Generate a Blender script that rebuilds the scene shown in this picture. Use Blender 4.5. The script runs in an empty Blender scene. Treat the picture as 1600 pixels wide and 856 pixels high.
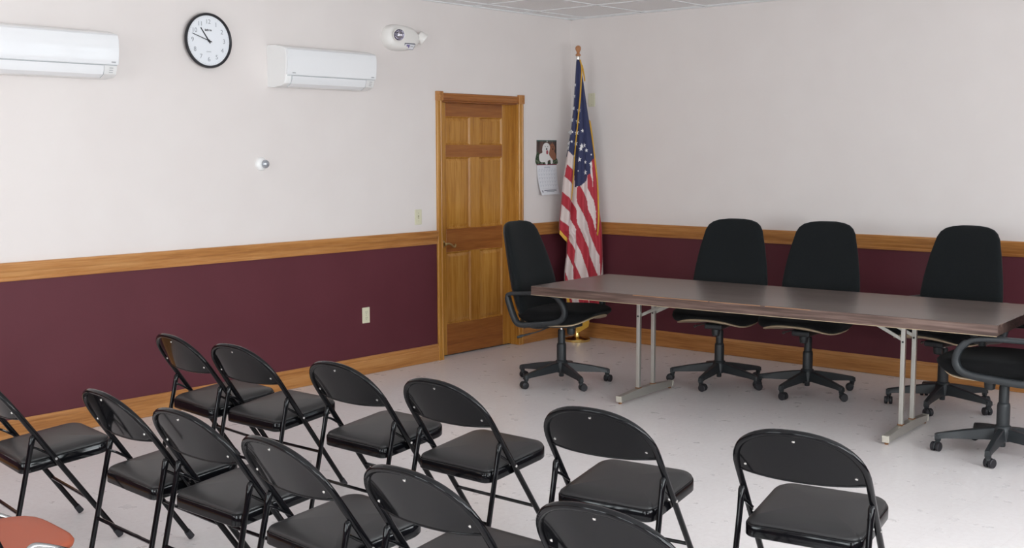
import bpy, bmesh, math, random
from mathutils import Vector, Matrix
random.seed(7)
PI = math.pi
SC = bpy.context.scene
COL = SC.collection
V = Vector

# ------------------------------------------------------------------ camera
cam_d = bpy.data.cameras.new('camera'); cam = bpy.data.objects.new('camera', cam_d); COL.objects.link(cam)
cr, cu, cf = V((0.656428, -0.754384, -0.00265)), V((0.080977, 0.06697, 0.994464)), V((0.75003, 0.653009, -0.105049))
m = Matrix((cr, cu, -cf)).transposed().to_4x4(); m.translation = V((-8.208952, -6.450155, 1.65417))
cam.matrix_world = m
cam_d.sensor_width = 36.0; cam_d.sensor_fit = 'HORIZONTAL'
cam_d.lens = 1822.31 / 1600 * 36.0
cam_d.clip_start = 0.02
SC.camera = cam

# ------------------------------------------------------------------ world, lights, exposure
W = bpy.data.worlds.new('sky'); SC.world = W; W.use_nodes = True
W.node_tree.nodes['Background'].inputs[0].default_value = (0.80, 0.88, 1.0, 1)
W.node_tree.nodes['Background'].inputs[1].default_value = 1.0
SC.view_settings.view_transform = 'Standard'; SC.view_settings.look = 'None'
SC.view_settings.gamma = 1.0; SC.view_settings.use_curve_mapping = False
SC.view_settings.exposure = 0.22
YB, XL = -7.15, -11.6           # the wall of windows, and the far left end of the hall
WINX = (-1.35, -3.75, -6.15, -8.75); WINW, WZ0, WZ1 = 1.9, 0.85, 2.40
def area(name, loc, rot, sx, sy, power, colour=(1, 1, 1)):
    d = bpy.data.lights.new(name, 'AREA'); d.shape = 'RECTANGLE'; d.size = sx; d.size_y = sy
    d.energy = power; d.color = colour
    o = bpy.data.objects.new(name, d); o.location = loc; o.rotation_euler = rot; COL.objects.link(o); return o
for wx, pw_ in zip(WINX, (10, 112, 116, 96)):                # daylight arriving through each window, from just outside its pane
    area('window_daylight', (wx, YB - 0.14, (WZ0 + WZ1) / 2), (PI / 2 + 0.18, 0, 0), WINW, WZ1 - WZ0, pw_, (0.95, 0.982, 1.0))
for wy in (-1.9, -4.9):  # unseen far-left window lights, added as fill for the room
    area('window_daylight', (XL - 0.14, wy, (WZ0 + WZ1) / 2), (PI / 2, 0, -PI / 2), WINW, WZ1 - WZ0, 90, (0.95, 0.982, 1.0))

# ------------------------------------------------------------------ materials
def mat(name, base, rough=0.5, metal=0.0, spec=0.5, coat=0.0, sheen=0.0):
    M = bpy.data.materials.new(name); M.use_nodes = True
    b = M.node_tree.nodes['Principled BSDF']
    b.inputs['Base Color'].default_value = (*base, 1); b.inputs['Roughness'].default_value = rough
    b.inputs['Metallic'].default_value = metal; b.inputs['Specular IOR Level'].default_value = spec
    b.inputs['Coat Weight'].default_value = coat; b.inputs['Coat Roughness'].default_value = 0.06
    b.inputs['Sheen Weight'].default_value = sheen
    return M
def nd(M, t, **k):
    n = M.node_tree.nodes.new(t)
    for a, v in k.items(): setattr(n, a, v)
    return n
def lk(M, a, b): M.node_tree.links.new(a, b)
def bsdf(M): return M.node_tree.nodes['Principled BSDF']
def coord(M, scale=(1, 1, 1), kind='Object'):
    t = nd(M, 'ShaderNodeTexCoord'); mp = nd(M, 'ShaderNodeMapping'); mp.inputs['Scale'].default_value = scale
    lk(M, t.outputs[kind], mp.inputs[0]); return mp.outputs[0]
def noise(M, vec, scale, detail=3, rough=0.5):
    n = nd(M, 'ShaderNodeTexNoise'); n.inputs['Scale'].default_value = scale; n.inputs['Detail'].default_value = detail
    n.inputs['Roughness'].default_value = rough; lk(M, vec, n.inputs['Vector']); return n.outputs['Fac']
def ramp(M, fac, stops):
    r = nd(M, 'ShaderNodeValToRGB'); e = r.color_ramp.elements
    while len(e) < len(stops): e.new(0.5)
    for i, (p, c) in enumerate(stops): e[i].position = p; e[i].color = (*c, 1)
    lk(M, fac, r.inputs[0]); return r.outputs[0]
def bump(M, h, strength, dist=0.001):
    b = nd(M, 'ShaderNodeBump'); b.inputs['Strength'].default_value = strength; b.inputs['Distance'].default_value = dist
    lk(M, h, b.inputs['Height']); lk(M, b.outputs[0], bsdf(M).inputs['Normal'])
def math_(M, op, a, b=None):
    n = nd(M, 'ShaderNodeMath', operation=op)
    for i, v in enumerate((a, b)):
        if v is None: continue
        if isinstance(v, (int, float)): n.inputs[i].default_value = v
        else: lk(M, v, n.inputs[i])
    return n.outputs[0]

def wood(name, axis, dark, mid, light, rough=0.33, fine=90.0):
    M = mat(name, mid, rough, spec=0.45)
    s = [1.0, 1.0, 1.0]; s['xyz'.index(axis)] = 0.05
    v = coord(M, tuple(s))
    n1 = noise(M, v, fine, 4, 0.6); n2 = noise(M, v, 14, 3, 0.55)
    f = math_(M, 'ADD', math_(M, 'MULTIPLY', n1, 0.45), math_(M, 'MULTIPLY', n2, 0.55))
    lk(M, ramp(M, f, [(0.34, dark), (0.5, mid), (0.66, light)]), bsdf(M).inputs['Base Color'])
    bump(M, n1, 0.12, 0.0006)
    return M
OAK_D, OAK_M, OAK_L = (0.29, 0.108, 0.026), (0.45, 0.195, 0.056), (0.56, 0.28, 0.10)
RED_D, RED_M, RED_L = (0.19, 0.056, 0.012), (0.31, 0.105, 0.022), (0.39, 0.15, 0.036)
WOOD_X = wood('oak_along_wall', 'x', OAK_D, OAK_M, OAK_L)
WOOD_Y = wood('oak_along_side_wall', 'y', OAK_D, OAK_M, OAK_L)
WOOD_Z = wood('golden_oak_upright', 'z', (0.31, 0.120, 0.018), (0.46, 0.205, 0.034), (0.57, 0.29, 0.066), 0.24)
WOOD_R = wood('reddish_oak_rail', 'x', RED_D, RED_M, RED_L)
BLOCK = wood('oak_block', 'z', OAK_D, OAK_M, OAK_L)

WALL = mat('two_tone_wall_paint', (0.8, 0.77, 0.755), 0.55, spec=0.35)
def _wall():
    M = WALL; v = coord(M)
    sep = nd(M, 'ShaderNodeSeparateXYZ'); lk(M, v, sep.inputs[0])
    above = math_(M, 'GREATER_THAN', sep.outputs[2], 0.985)
    n = noise(M, v, 3.0, 2)
    up = ramp(M, n, [(0.3, (0.772, 0.712, 0.690)), (0.7, (0.792, 0.735, 0.713))])
    lo = ramp(M, n, [(0.3, (0.096, 0.019, 0.028)), (0.7, (0.106, 0.022, 0.032))])
    mx = nd(M, 'ShaderNodeMix', data_type='RGBA'); lk(M, above, mx.inputs[0]); lk(M, lo, mx.inputs[6]); lk(M, up, mx.inputs[7])
    lk(M, mx.outputs[2], bsdf(M).inputs['Base Color'])
    bump(M, noise(M, v, 260, 2), 0.12, 0.0008)
_wall()
FLOOR = mat('speckled_vinyl_tile', (0.6, 0.55, 0.55), 0.27, spec=0.5)
def _floor():
    M = FLOOR; v = coord(M)
    vo = nd(M, 'ShaderNodeTexVoronoi', feature='F1'); vo.inputs['Scale'].default_value = 66.0; vo.inputs['Randomness'].default_value = 1.0
    mp = nd(M, 'ShaderNodeMapping'); mp.inputs['Rotation'].default_value = (0, 0, 0.6); mp.inputs['Scale'].default_value = (1, 2.1, 1)
    lk(M, v, mp.inputs[0]); lk(M, mp.outputs[0], vo.inputs['Vector'])
    big = noise(M, v, 9, 4, 0.6); fine = noise(M, v, 40, 2, 0.5)
    base = ramp(M, fine, [(0.3, (0.795, 0.745, 0.738)), (0.5, (0.82, 0.772, 0.765)), (0.7, (0.84, 0.797, 0.79))])
    sp = ramp(M, vo.outputs['Distance'], [(0.10, (1, 1, 1)), (0.18, (0, 0, 0))])
    sep = nd(M, 'ShaderNodeSeparateColor'); lk(M, vo.outputs['Color'], sep.inputs[0])
    gate = math_(M, 'MULTIPLY', sp, math_(M, 'GREATER_THAN', sep.outputs[0], 0.62))
    fcol = ramp(M, sep.outputs[1], [(0.2, (0.34, 0.27, 0.25)), (0.6, (0.48, 0.42, 0.41)), (0.95, (0.22, 0.17, 0.16))])
    mx = nd(M, 'ShaderNodeMix', data_type='RGBA'); lk(M, math_(M, 'MULTIPLY', gate, 0.55), mx.inputs[0]); lk(M, base, mx.inputs[6]); lk(M, fcol, mx.inputs[7])
    # hairline joints of the 12 inch tiles
    br = nd(M, 'ShaderNodeTexBrick', offset=0.0, squash=1.0)
    br.inputs['Scale'].default_value = 1.0; br.inputs['Mortar Size'].default_value = 0.0011; br.inputs['Mortar Smooth'].default_value = 0.2
    br.inputs['Brick Width'].default_value = 0.305; br.inputs['Row Height'].default_value = 0.305
    br.inputs['Color1'].default_value = (1, 1, 1, 1); br.inputs['Color2'].default_value = (0.975, 0.975, 0.975, 1); br.inputs['Mortar'].default_value = (0.90, 0.89, 0.89, 1)
    lk(M, v, br.inputs['Vector'])
    m2 = nd(M, 'ShaderNodeMix', data_type='RGBA', blend_type='MULTIPLY'); m2.inputs[0].default_value = 1.0
    lk(M, mx.outputs[2], m2.inputs[6]); lk(M, br.outputs['Color'], m2.inputs[7])
    lk(M, m2.outputs[2], bsdf(M).inputs['Base Color'])
    lk(M, ramp(M, big, [(0.3, (0.27, 0.27, 0.27)), (0.7, (0.30, 0.30, 0.30))]), bsdf(M).inputs['Roughness'])
_floor()
CEIL = mat('ceiling_tile', (0.74, 0.73, 0.73), 0.85, spec=0.2)
def _ceil():
    M = CEIL; v = coord(M)
    n = noise(M, v, 160, 3, 0.7)
    lk(M, ramp(M, n, [(0.35, (0.84, 0.835, 0.84)), (0.5, (0.93, 0.92, 0.925)), (0.7, (0.95, 0.94, 0.945))]), bsdf(M).inputs['Base Color'])
    bump(M, n, 0.5, 0.002)
_ceil()
TBAR = mat('ceiling_grid_white', (0.80, 0.80, 0.81), 0.5)
BLK_METAL = mat('glossy_black_enamel', (0.004, 0.004, 0.005), 0.08, spec=0.25)
VINYL = mat('black_vinyl', (0.014, 0.013, 0.0135), 0.38, spec=0.45)
bump(VINYL, noise(VINYL, coord(VINYL), 420, 3, 0.6), 0.25, 0.0006)
RUBBER = mat('black_rubber', (0.015, 0.014, 0.018), 0.55)
STEEL = mat('rivet_steel', (0.75, 0.73, 0.70), 0.25, 1.0)
FABRIC = mat('charcoal_fabric', (0.016, 0.019, 0.021), 0.9, spec=0.2, sheen=0.05)
def _fab():
    M = FABRIC; v = coord(M, (1, 1, 1))
    n = noise(M, v, 330, 2, 0.7)
    lk(M, ramp(M, n, [(0.3, (0.004, 0.005, 0.0055)), (0.7, (0.012, 0.0145, 0.016))]), bsdf(M).inputs['Base Color'])
    bump(M, n, 0.5, 0.0012)
_fab()
SEATFAB = mat('black_plush_fabric', (0.006, 0.006, 0.0065), 0.95, spec=0.15, sheen=0.03)
bump(SEATFAB, noise(SEATFAB, coord(SEATFAB), 200, 3, 0.7), 0.6, 0.002)
PLASTIC = mat('black_plastic', (0.023, 0.026, 0.029), 0.42, spec=0.45)
bump(PLASTIC, noise(PLASTIC, coord(PLASTIC), 500, 2), 0.2, 0.0004)
PLYTAN = mat('tan_underside_board', (0.50, 0.38, 0.25), 0.7)
TABLE_TOP = mat('walnut_laminate_top', (0.11, 0.08, 0.068), 0.27, spec=0.5)
def _tt(M, cs, sc, bp):
    v = coord(M, (1.0, 0.045, 1.0))
    f = math_(M, 'ADD', math_(M, 'MULTIPLY', noise(M, v, 60, 5, 0.65), 0.5), math_(M, 'MULTIPLY', noise(M, v, sc, 3), 0.5))
    lk(M, ramp(M, f, [(0.36, cs[0]), (0.5, cs[1]), (0.64, cs[2])]), bsdf(M).inputs['Base Color'])
    if bp: bump(M, f, bp, 0.0006)
_tt(TABLE_TOP, ((0.085, 0.062, 0.054), (0.125, 0.094, 0.083), (0.165, 0.127, 0.112)), 9, 0.05)
TABLE_EDGE = mat('walnut_edge_band', (0.10, 0.06, 0.05), 0.42, spec=0.4)
_tt(TABLE_EDGE, ((0.055, 0.032, 0.026), (0.115, 0.070, 0.057), (0.19, 0.125, 0.105)), 30, 0.1)
ALU = mat('satin_grey_steel', (0.50, 0.49, 0.45), 0.38, 0.75)
ALU_END = mat('pale_end_cap', (0.62, 0.58, 0.50), 0.5, 0.1)
RUST = mat('rust_brown', (0.20, 0.085, 0.03), 0.8)
BRASS = mat('polished_brass', (0.78, 0.56, 0.20), 0.2, 1.0)
OLDBRASS = mat('antique_brass', (0.50, 0.40, 0.20), 0.3, 0.9)
WHITEP = mat('white_plastic', (0.84, 0.84, 0.855), 0.08, spec=0.5, coat=0.3)
WHITEM = mat('white_plastic_side', (0.88, 0.87, 0.86), 0.4)
SEAM = mat('grey_seam', (0.42, 0.44, 0.47), 0.6)
LGREY = mat('pale_grey_print', (0.42, 0.42, 0.44), 0.6)
IVORY = mat('ivory_plastic', (0.70, 0.67, 0.50), 0.4)
IVORY_D = mat('ivory_shadow_line', (0.36, 0.33, 0.22), 0.5)  # darker ivory for the switch slot and the screw heads
DARK = mat('dark_slot', (0.02, 0.02, 0.02), 0.6)
CLOCKBLK = mat('clock_black', (0.012, 0.012, 0.016), 0.3)
CLOCKFACE = mat('clock_face_white', (0.84, 0.86, 0.90), 0.5)
CLOCKNUM = mat('clock_numeral_grey', (0.32, 0.33, 0.36), 0.6)
CREAM = mat('cream_plastic', (0.84, 0.81, 0.78), 0.35)
MIRROR = mat('lamp_reflector', (0.42, 0.40, 0.45), 0.2, 1.0)
GLASS = mat('clear_lens', (0.9, 0.92, 0.95), 0.03); bsdf(GLASS).inputs['Transmission Weight'].default_value = 0.9
LENS = mat('grey_lens', (0.45, 0.48, 0.52), 0.08, 0.6)
BULB = mat('bulb_glass', (0.8, 0.8, 0.85), 0.1, 0.3)
FL_RED = mat('flag_red', (0.42, 0.018, 0.036), 0.65, sheen=0.15)
FL_WHITE = mat('flag_white', (0.70, 0.59, 0.57), 0.65, sheen=0.15)
FL_BLUE = mat('flag_blue', (0.016, 0.022, 0.085), 0.65, sheen=0.1)
FL_STAR = mat('flag_star_white', (0.82, 0.80, 0.80), 0.6)
FL_GOLD = mat('gold_fringe', (0.62, 0.34, 0.030), 0.5, 0.15)
bump(FL_GOLD, noise(FL_GOLD, coord(FL_GOLD), 300, 2), 0.6, 0.002)
FINIAL = mat('finial_wood', (0.46, 0.20, 0.085), 0.35)
POLEW = mat('pole_wood', (0.35, 0.17, 0.06), 0.4)
ORANGE = mat('orange_plastic', (0.37, 0.088, 0.045), 0.5, spec=0.3)
bump(ORANGE, noise(ORANGE, coord(ORANGE), 300, 2), 0.3, 0.0006)
CHROME = mat('chrome_tube', (0.42, 0.42, 0.42), 0.22, 1.0)
PAPER = mat('calendar_paper', (0.80, 0.80, 0.84), 0.6)
PAPER_BACK = mat('calendar_maroon_band', (0.20, 0.02, 0.05), 0.5)
INK = mat('calendar_grid_grey', (0.56, 0.57, 0.63), 0.6)
INKD = mat('calendar_ink_dark', (0.16, 0.16, 0.20), 0.6)
PH_TEAL = mat('photo_top_edge', (0.06, 0.16, 0.14), 0.5)
PH_WHITE = mat('photo_white_fur', (0.80, 0.77, 0.75), 0.6)
PH_BROWN = mat('photo_brown_fur', (0.30, 0.12, 0.065), 0.6)
PH_RED = mat('photo_pink', (0.40, 0.07, 0.09), 0.6)
PH_FENCE = mat('photo_fence', (0.08, 0.04, 0.035), 0.55)
PH_GREEN = mat('photo_foliage', (0.05, 0.08, 0.04), 0.6)
def _photo():
    M = PH_FENCE; v = coord(M, (1, 1, 0.08))
    lk(M, ramp(M, noise(M, v, 42, 2), [(0.35, (0.035, 0.022, 0.02)), (0.65, (0.16, 0.09, 0.075))]), bsdf(M).inputs['Base Color'])
    M = PH_GREEN; v = coord(M)
    lk(M, ramp(M, noise(M, v, 90, 3), [(0.38, (0.012, 0.03, 0.015)), (0.55, (0.06, 0.10, 0.05)), (0.68, (0.30, 0.30, 0.24))]), bsdf(M).inputs['Base Color'])
_photo()

# ------------------------------------------------------------------ mesh helpers
class MB:
    def __init__(s): s.bm = bmesh.new(); s.mi = 0
    def face(s, vs):
        try:
            f = s.bm.faces.new(vs); f.material_index = s.mi; f.smooth = True; return f
        except ValueError: return None
    def box(s, c, d, rot=None, bev=0.0, seg=2):
        M = Matrix.Translation(c) @ (rot.to_4x4() if rot is not None else Matrix()) @ Matrix.Diagonal((*d, 1))
        r = bmesh.ops.create_cube(s.bm, size=1.0, matrix=M); vs = r['verts']
        fs = {f for v in vs for f in v.link_faces}
        for f in fs: f.material_index = s.mi
        if bev > 0:
            es = list({e for v in vs for e in v.link_edges})
            rb = bmesh.ops.bevel(s.bm, geom=es, offset=bev, offset_type='OFFSET', segments=seg, profile=0.5, affect='EDGES', clamp_overlap=True)
            for f in rb['faces']: f.material_index = s.mi
        return s
    def ring(s, pts): return [s.bm.verts.new(p) for p in pts]
    def bridge(s, a, b):
        n = len(a)
        for i in range(n): s.face((a[i], a[(i + 1) % n], b[(i + 1) % n], b[i]))
    def loft(s, rings, cap=True, capa=True):
        rs = [s.ring(r) for r in rings]
        for a, b in zip(rs, rs[1:]): s.bridge(a, b)
        if capa: s.face(list(reversed(rs[0])))
        if cap: s.face(rs[-1])
        return s
    def tube(s, pts, r, n=10, closed=False, sx=1.0, cap=True):
        pts = [V(p) for p in pts]; N = len(pts); rr = r if isinstance(r, (list, tuple)) else [r] * N
        T = []
        for i in range(N):
            a = pts[(i - 1) % N] if (closed or i) else pts[0]; b = pts[(i + 1) % N] if (closed or i < N - 1) else pts[-1]
            T.append((b - a).normalized())
        u = T[0].orthogonal().normalized()
        rings = []
        for i in range(N):
            if i:
                q = T[i - 1].rotation_difference(T[i]); u = q @ u
                u = (u - T[i] * u.dot(T[i])).normalized()
            w = T[i].cross(u)
            rings.append([pts[i] + (u * math.cos(k * 2 * PI / n) * sx + w * math.sin(k * 2 * PI / n)) * rr[i] for k in range(n)])
        if closed:
            rs = [s.ring(r_) for r_ in rings]
            for i in range(N):
                a, b = rs[i], rs[(i + 1) % N]
                if i == N - 1:   # match the twist of the last ring
                    k0 = min(range(n), key=lambda k: (b[k].co - a[0].co).length); b = b[k0:] + b[:k0]
                s.bridge(a, b)
        else: s.loft(rings, cap, cap)
        return s
    def lathe(s, prof, c=(0, 0, 0), n=24, axis=None, cap=True):
        R = V((0, 0, 1)).rotation_difference(V(axis)).to_matrix() if axis is not None else Matrix.Identity(3)
        s.loft([[V(c) + R @ V((r * math.cos(k * 2 * PI / n), r * math.sin(k * 2 * PI / n), z)) for k in range(n)] for r, z in prof], cap, True); return s
    def sweep(s, prof, a, b, out, up=V((0, 0, 1))):
        a, b = V(a), V(b)
        s.loft([[p + out * q[0] + up * q[1] for q in prof] for p in (a, b)]); return s
    def poly(s, pts, flat=True):
        f = s.face([s.bm.verts.new(p) for p in pts]); 
        if f: f.smooth = not flat
        return s
    def build(s, name, mats, parent=None, loc=None, smooth=40.0):
        bmesh.ops.recalc_face_normals(s.bm, faces=s.bm.faces[:])
        if smooth is not None:
            lim = math.radians(smooth)
            for e in s.bm.edges:
                if len(e.link_faces) == 2 and e.calc_face_angle(0.0) > lim: e.smooth = False
        me = bpy.data.meshes.new(name); s.bm.to_mesh(me); s.bm.free()
        for M in (mats if isinstance(mats, (list, tuple)) else [mats]): me.materials.append(M)
        o = bpy.data.objects.new(name, me); COL.objects.link(o)
        if parent is not None: o.parent = parent
        if loc is not None: o.location = loc
        return o
def tag(o, label=None, cat=None, group=None, kind=None):
    for k, v in (('label', label), ('category', cat), ('group', group), ('kind', kind)):
        if v: o[k] = v
    return o
def empty(name, loc=(0, 0, 0), rz=0.0):
    o = bpy.data.objects.new(name, None); o.location = loc; o.rotation_euler = (0, 0, rz); o.empty_display_size = 0.1
    COL.objects.link(o); return o
def copy_tree(o, parent=None):
    c = o.copy(); COL.objects.link(c)
    if parent is not None: c.parent = parent
    for ch in list(o.children): copy_tree(ch, c)
    return c
def rrect(hx, hy, r, n=6, cx=0.0, cy=0.0):
    out = []
    for (sx, sy, a0) in ((1, 1, 0), (-1, 1, 90), (-1, -1, 180), (1, -1, 270)):
        for i in range(n + 1):
            a = math.radians(a0 + 90 * i / n)
            out.append((cx + sx * (hx - r) + r * math.cos(a), cy + sy * (hy - r) + r * math.sin(a)))
    return out
def spline(pts, n=8, closed=False):
    P = [V(p) for p in pts]; out = []; N = len(P)
    for i in range(N if closed else N - 1):
        g = (lambda k: P[k % N]) if closed else (lambda k: P[min(max(k, 0), N - 1)])
        p0, p1, p2, p3 = g(i - 1), g(i), g(i + 1), g(i + 2)
        for j in range(n):
            t = j / n
            out.append(0.5 * ((2 * p1) + (p2 - p0) * t + (2 * p0 - 5 * p1 + 4 * p2 - p3) * t * t + (3 * p1 - p0 - 3 * p2 + p3) * t ** 3))
    if not closed: out.append(P[-1])
    return out
def text_obj(body, size, M, parent, mat4, name='lettering', thick=0.0004, bold=0.0):
    c = bpy.data.curves.new('t', 'FONT'); c.body = body; c.size = size; c.align_x = 'CENTER'; c.align_y = 'CENTER'; c.extrude = thick; c.offset = bold
    t = bpy.data.objects.new('t', c); COL.objects.link(t)
    dg = bpy.context.evaluated_depsgraph_get(); me = bpy.data.meshes.new_from_object(t.evaluated_get(dg))
    bpy.data.objects.remove(t); bpy.data.curves.remove(c)
    me.materials.clear(); me.materials.append(M); me.transform(mat4)
    o = bpy.data.objects.new(name, me); COL.objects.link(o); o.parent = parent; return o
ON_Y = Matrix(((1, 0, 0, 0), (0, 0, -1, 0), (0, 1, 0, 0), (0, 0, 0, 1)))   # text lying in xy -> standing on the y=0 wall, facing -y

# ------------------------------------------------------------------ room
HC = 2.801
DX0, DX1, DH = -1.6405, -0.7240, 2.045           # door opening
f = MB(); f.box((XL / 2, YB / 2 + 0.06, -0.05), (-XL + 0.3, -YB + 0.42, 0.1)); tag(f.build('floor', FLOOR), kind='structure')
f = MB(); f.box((XL / 2, YB / 2, HC + 0.05), (-XL + 0.3, -YB + 0.3, 0.1)); ceil = tag(f.build('ceiling', CEIL), kind='structure')
g = MB()
k = 0
while -0.06 - 0.61 * k > XL: g.box((-0.06 - 0.61 * k, YB / 2, HC - 0.002), (0.024, -YB, 0.007)); k += 1
k = 0
while -0.17 - 0.61 * k > YB: g.box((XL / 2, -0.17 - 0.61 * k, HC - 0.002), (-XL, 0.024, 0.007)); k += 1
g.box((XL / 2, -0.011, HC - 0.003), (-XL, 0.022, 0.010)); g.box((-0.011, YB / 2, HC - 0.003), (0.022, -YB, 0.010))
g.build('ceiling_grid', TBAR, ceil)
T = 0.15
w = MB()
w.box(((XL + DX0) / 2, T / 2, HC / 2), (DX0 - XL, T, HC)); w.box((DX1 / 2 + T / 2, T / 2, HC / 2), (-DX1 + T, T, HC))
w.box(((DX0 + DX1) / 2, T / 2, (DH + HC) / 2), (DX1 - DX0, T, HC - DH)); tag(w.build('wall_left', WALL), kind='structure')
w = MB(); w.box((T / 2, YB / 2 - T / 2, HC / 2), (T, -YB + T, HC)); tag(w.build('wall_right', WALL), kind='structure')
def pierced(name, along, pos, lo, hi, cents):
    w = MB()
    def bx(a, b, z0, z1):
        c = ((a + b) / 2, pos, (z0 + z1) / 2) if along == 'x' else (pos, (a + b) / 2, (z0 + z1) / 2)
        d = (b - a, T, z1 - z0) if along == 'x' else (T, b - a, z1 - z0)
        w.box(c, d)
    bx(lo, hi, 0, WZ0); bx(lo, hi, WZ1, HC); e = lo
    for c in sorted(cents): bx(e, c - WINW / 2, WZ0, WZ1); e = c + WINW / 2
    bx(e, hi, WZ0, WZ1)
    return tag(w.build(name, WALL), kind='structure')
pierced('wall_back', 'x', YB - T / 2, XL - T, 0, WINX)
pierced('wall_far_left', 'y', XL - T / 2, YB, T, (-1.9, -4.9))  # far-left openings are made up to carry the fill light
WFR = mat('window_frame_white', (0.8, 0.8, 0.8), 0.4)
wn = 0
for (ax, c) in [('x', x) for x in WINX] + [('y', -1.9), ('y', -4.9)]:  # the pair on the far-left wall is added for fill
    wn += 1
    root = tag(empty('window_%d' % wn, (c, YB, WZ0) if ax == 'x' else (XL, c, WZ0), 0 if ax == 'x' else -PI / 2), kind='structure')
    h = WZ1 - WZ0; fm = MB()
    for sx in (-1, 1): fm.box((sx * (WINW / 2 - 0.025), -0.05, h / 2), (0.05, 0.07, h), bev=0.004)
    for z in (0.025, h - 0.025, h * 0.5): fm.box((0, -0.05, z), (WINW - 0.1, 0.06, 0.05), bev=0.004)
    for x, w_ in ((0.33, 0.14), (-0.30, 0.14)): fm.box((-x if ax == 'x' else x, -0.048, h / 2), (w_, 0.066, h - 0.104), bev=0.003)
    fm.build('window_frame', WFR, root)
    gl = MB(); gl.box((0, -0.06, h / 2), (WINW - 0.1, 0.005, h - 0.1)); gl.build('pane', mat('window_glass', (1, 1, 1), 0.0) if wn == 1 else bpy.data.materials['window_glass'], root)
    if wn == 1:
        M = bpy.data.materials['window_glass']; nt = M.node_tree; nt.nodes.remove(bsdf(M))
        tr = nd(M, 'ShaderNodeBsdfTransparent'); tr.inputs[0].default_value = (0.93, 0.95, 0.95, 1)
        lk(M, tr.outputs[0], nt.nodes['Material Output'].inputs[0])
    sl = MB(); sl.box((0, 0.02, -0.015), (WINW + 0.1, 0.12, 0.03), bev=0.006); sl.build('window_sill', WOOD_X, root)

BASEP = [(0, 0.002), (0.014, 0.002), (0.014, 0.100), (0.0115, 0.104), (0.0115, 0.108), (0.0135, 0.112), (0.012, 0.122), (0.007, 0.129), (0.004, 0.134), (0, 0.134)]
RAILP = [(0, 0.928), (0.010, 0.928), (0.013, 0.934), (0.013, 0.944), (0.010, 0.948), (0.012, 0.955), (0.015, 0.962), (0.015, 0.978), (0.019, 0.984), (0.022, 0.992), (0.022, 1.016), (0.024, 1.020), (0.024, 1.030), (0.021, 1.0337), (0, 1.0337)]
CX0, CX1 = -1.700, -0.6639                       # outer edges of the door casing
def trim(name, prof, a, b, out, M):
    s = MB(); s.sweep(prof, a, b, out); return tag(s.build(name, M, smooth=25), kind='structure')
trim('baseboard_left', BASEP, (XL, 0, 0), (CX0, 0, 0), V((0, -1, 0)), WOOD_X)
trim('baseboard_corner', BASEP, (CX1, 0, 0), (0, 0, 0), V((0, -1, 0)), WOOD_X)
trim('baseboard_right', BASEP, (0, YB, 0), (0, -0.0135, 0), V((-1, 0, 0)), WOOD_Y)
trim('trim_1', RAILP, (XL, 0, 0), (CX0, 0, 0), V((0, -1, 0)), WOOD_X)
trim('trim_2', RAILP, (CX1, 0, 0), (0, 0, 0), V((0, -1, 0)), WOOD_X)
trim('trim_3', RAILP, (0, YB, 0), (0, -0.023, 0), V((-1, 0, 0)), WOOD_Y)

# door casing with corner blocks and jambs
cs = tag(empty('trim_4', ((CX0 + CX1) / 2, 0, 0)), kind='structure'); cx = (CX0 + CX1) / 2
CASP = [(-0.5, 0), (-0.5, 0.013), (-0.42, 0.018), (-0.25, 0.018), (-0.18, 0.0145), (0.18, 0.0145), (0.25, 0.018), (0.42, 0.018), (0.5, 0.013), (0.5, 0)]
cw = DX0 - CX0
for xc in (CX0 + cw / 2 - cx, CX1 - cw / 2 - cx):
    s = MB(); s.loft([[(xc + q[0] * cw, -q[1], z) for q in CASP] for z in (0.0, DH)]); s.build('casing_side', WOOD_Z, cs, smooth=25)
    s = MB(); bz = DH + 0.036; s.box((xc, -0.0125, bz), (cw + 0.010, 0.025, 0.073), bev=0.003)
    s.lathe([(0.024, 0), (0.024, 0.003), (0.019, 0.003), (0.017, -0.0005 + 0.001), (0.011, 0.001), (0.009, 0.004), (0.002, 0.005)], (xc, -0.0245, bz), 24, (0, -1, 0)); s.build('corner_block', BLOCK, cs, smooth=25)
s = MB(); hw = (CX1 - CX0) / 2 - cw - 0.004
s.loft([[(x, -q[1], DH + 0.031 + q[0] * 0.060) for q in CASP] for x in (-hw, hw)]); s.build('casing_head', WOOD_R, cs, smooth=25)
ow = (DX1 - DX0) / 2; oc = (DX0 + DX1) / 2 - cx
for sx in (-1, 1):
    s = MB(); s.box((oc + sx * (ow - 0.004), 0.07, DH / 2), (0.012, 0.142, DH - 0.004)); s.build('jamb', WOOD_Z, cs)
s = MB(); s.box((oc, 0.07, DH - 0.004), (2 * ow - 0.024, 0.142, 0.012)); s.build('jamb_head', WOOD_R, cs)

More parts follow.
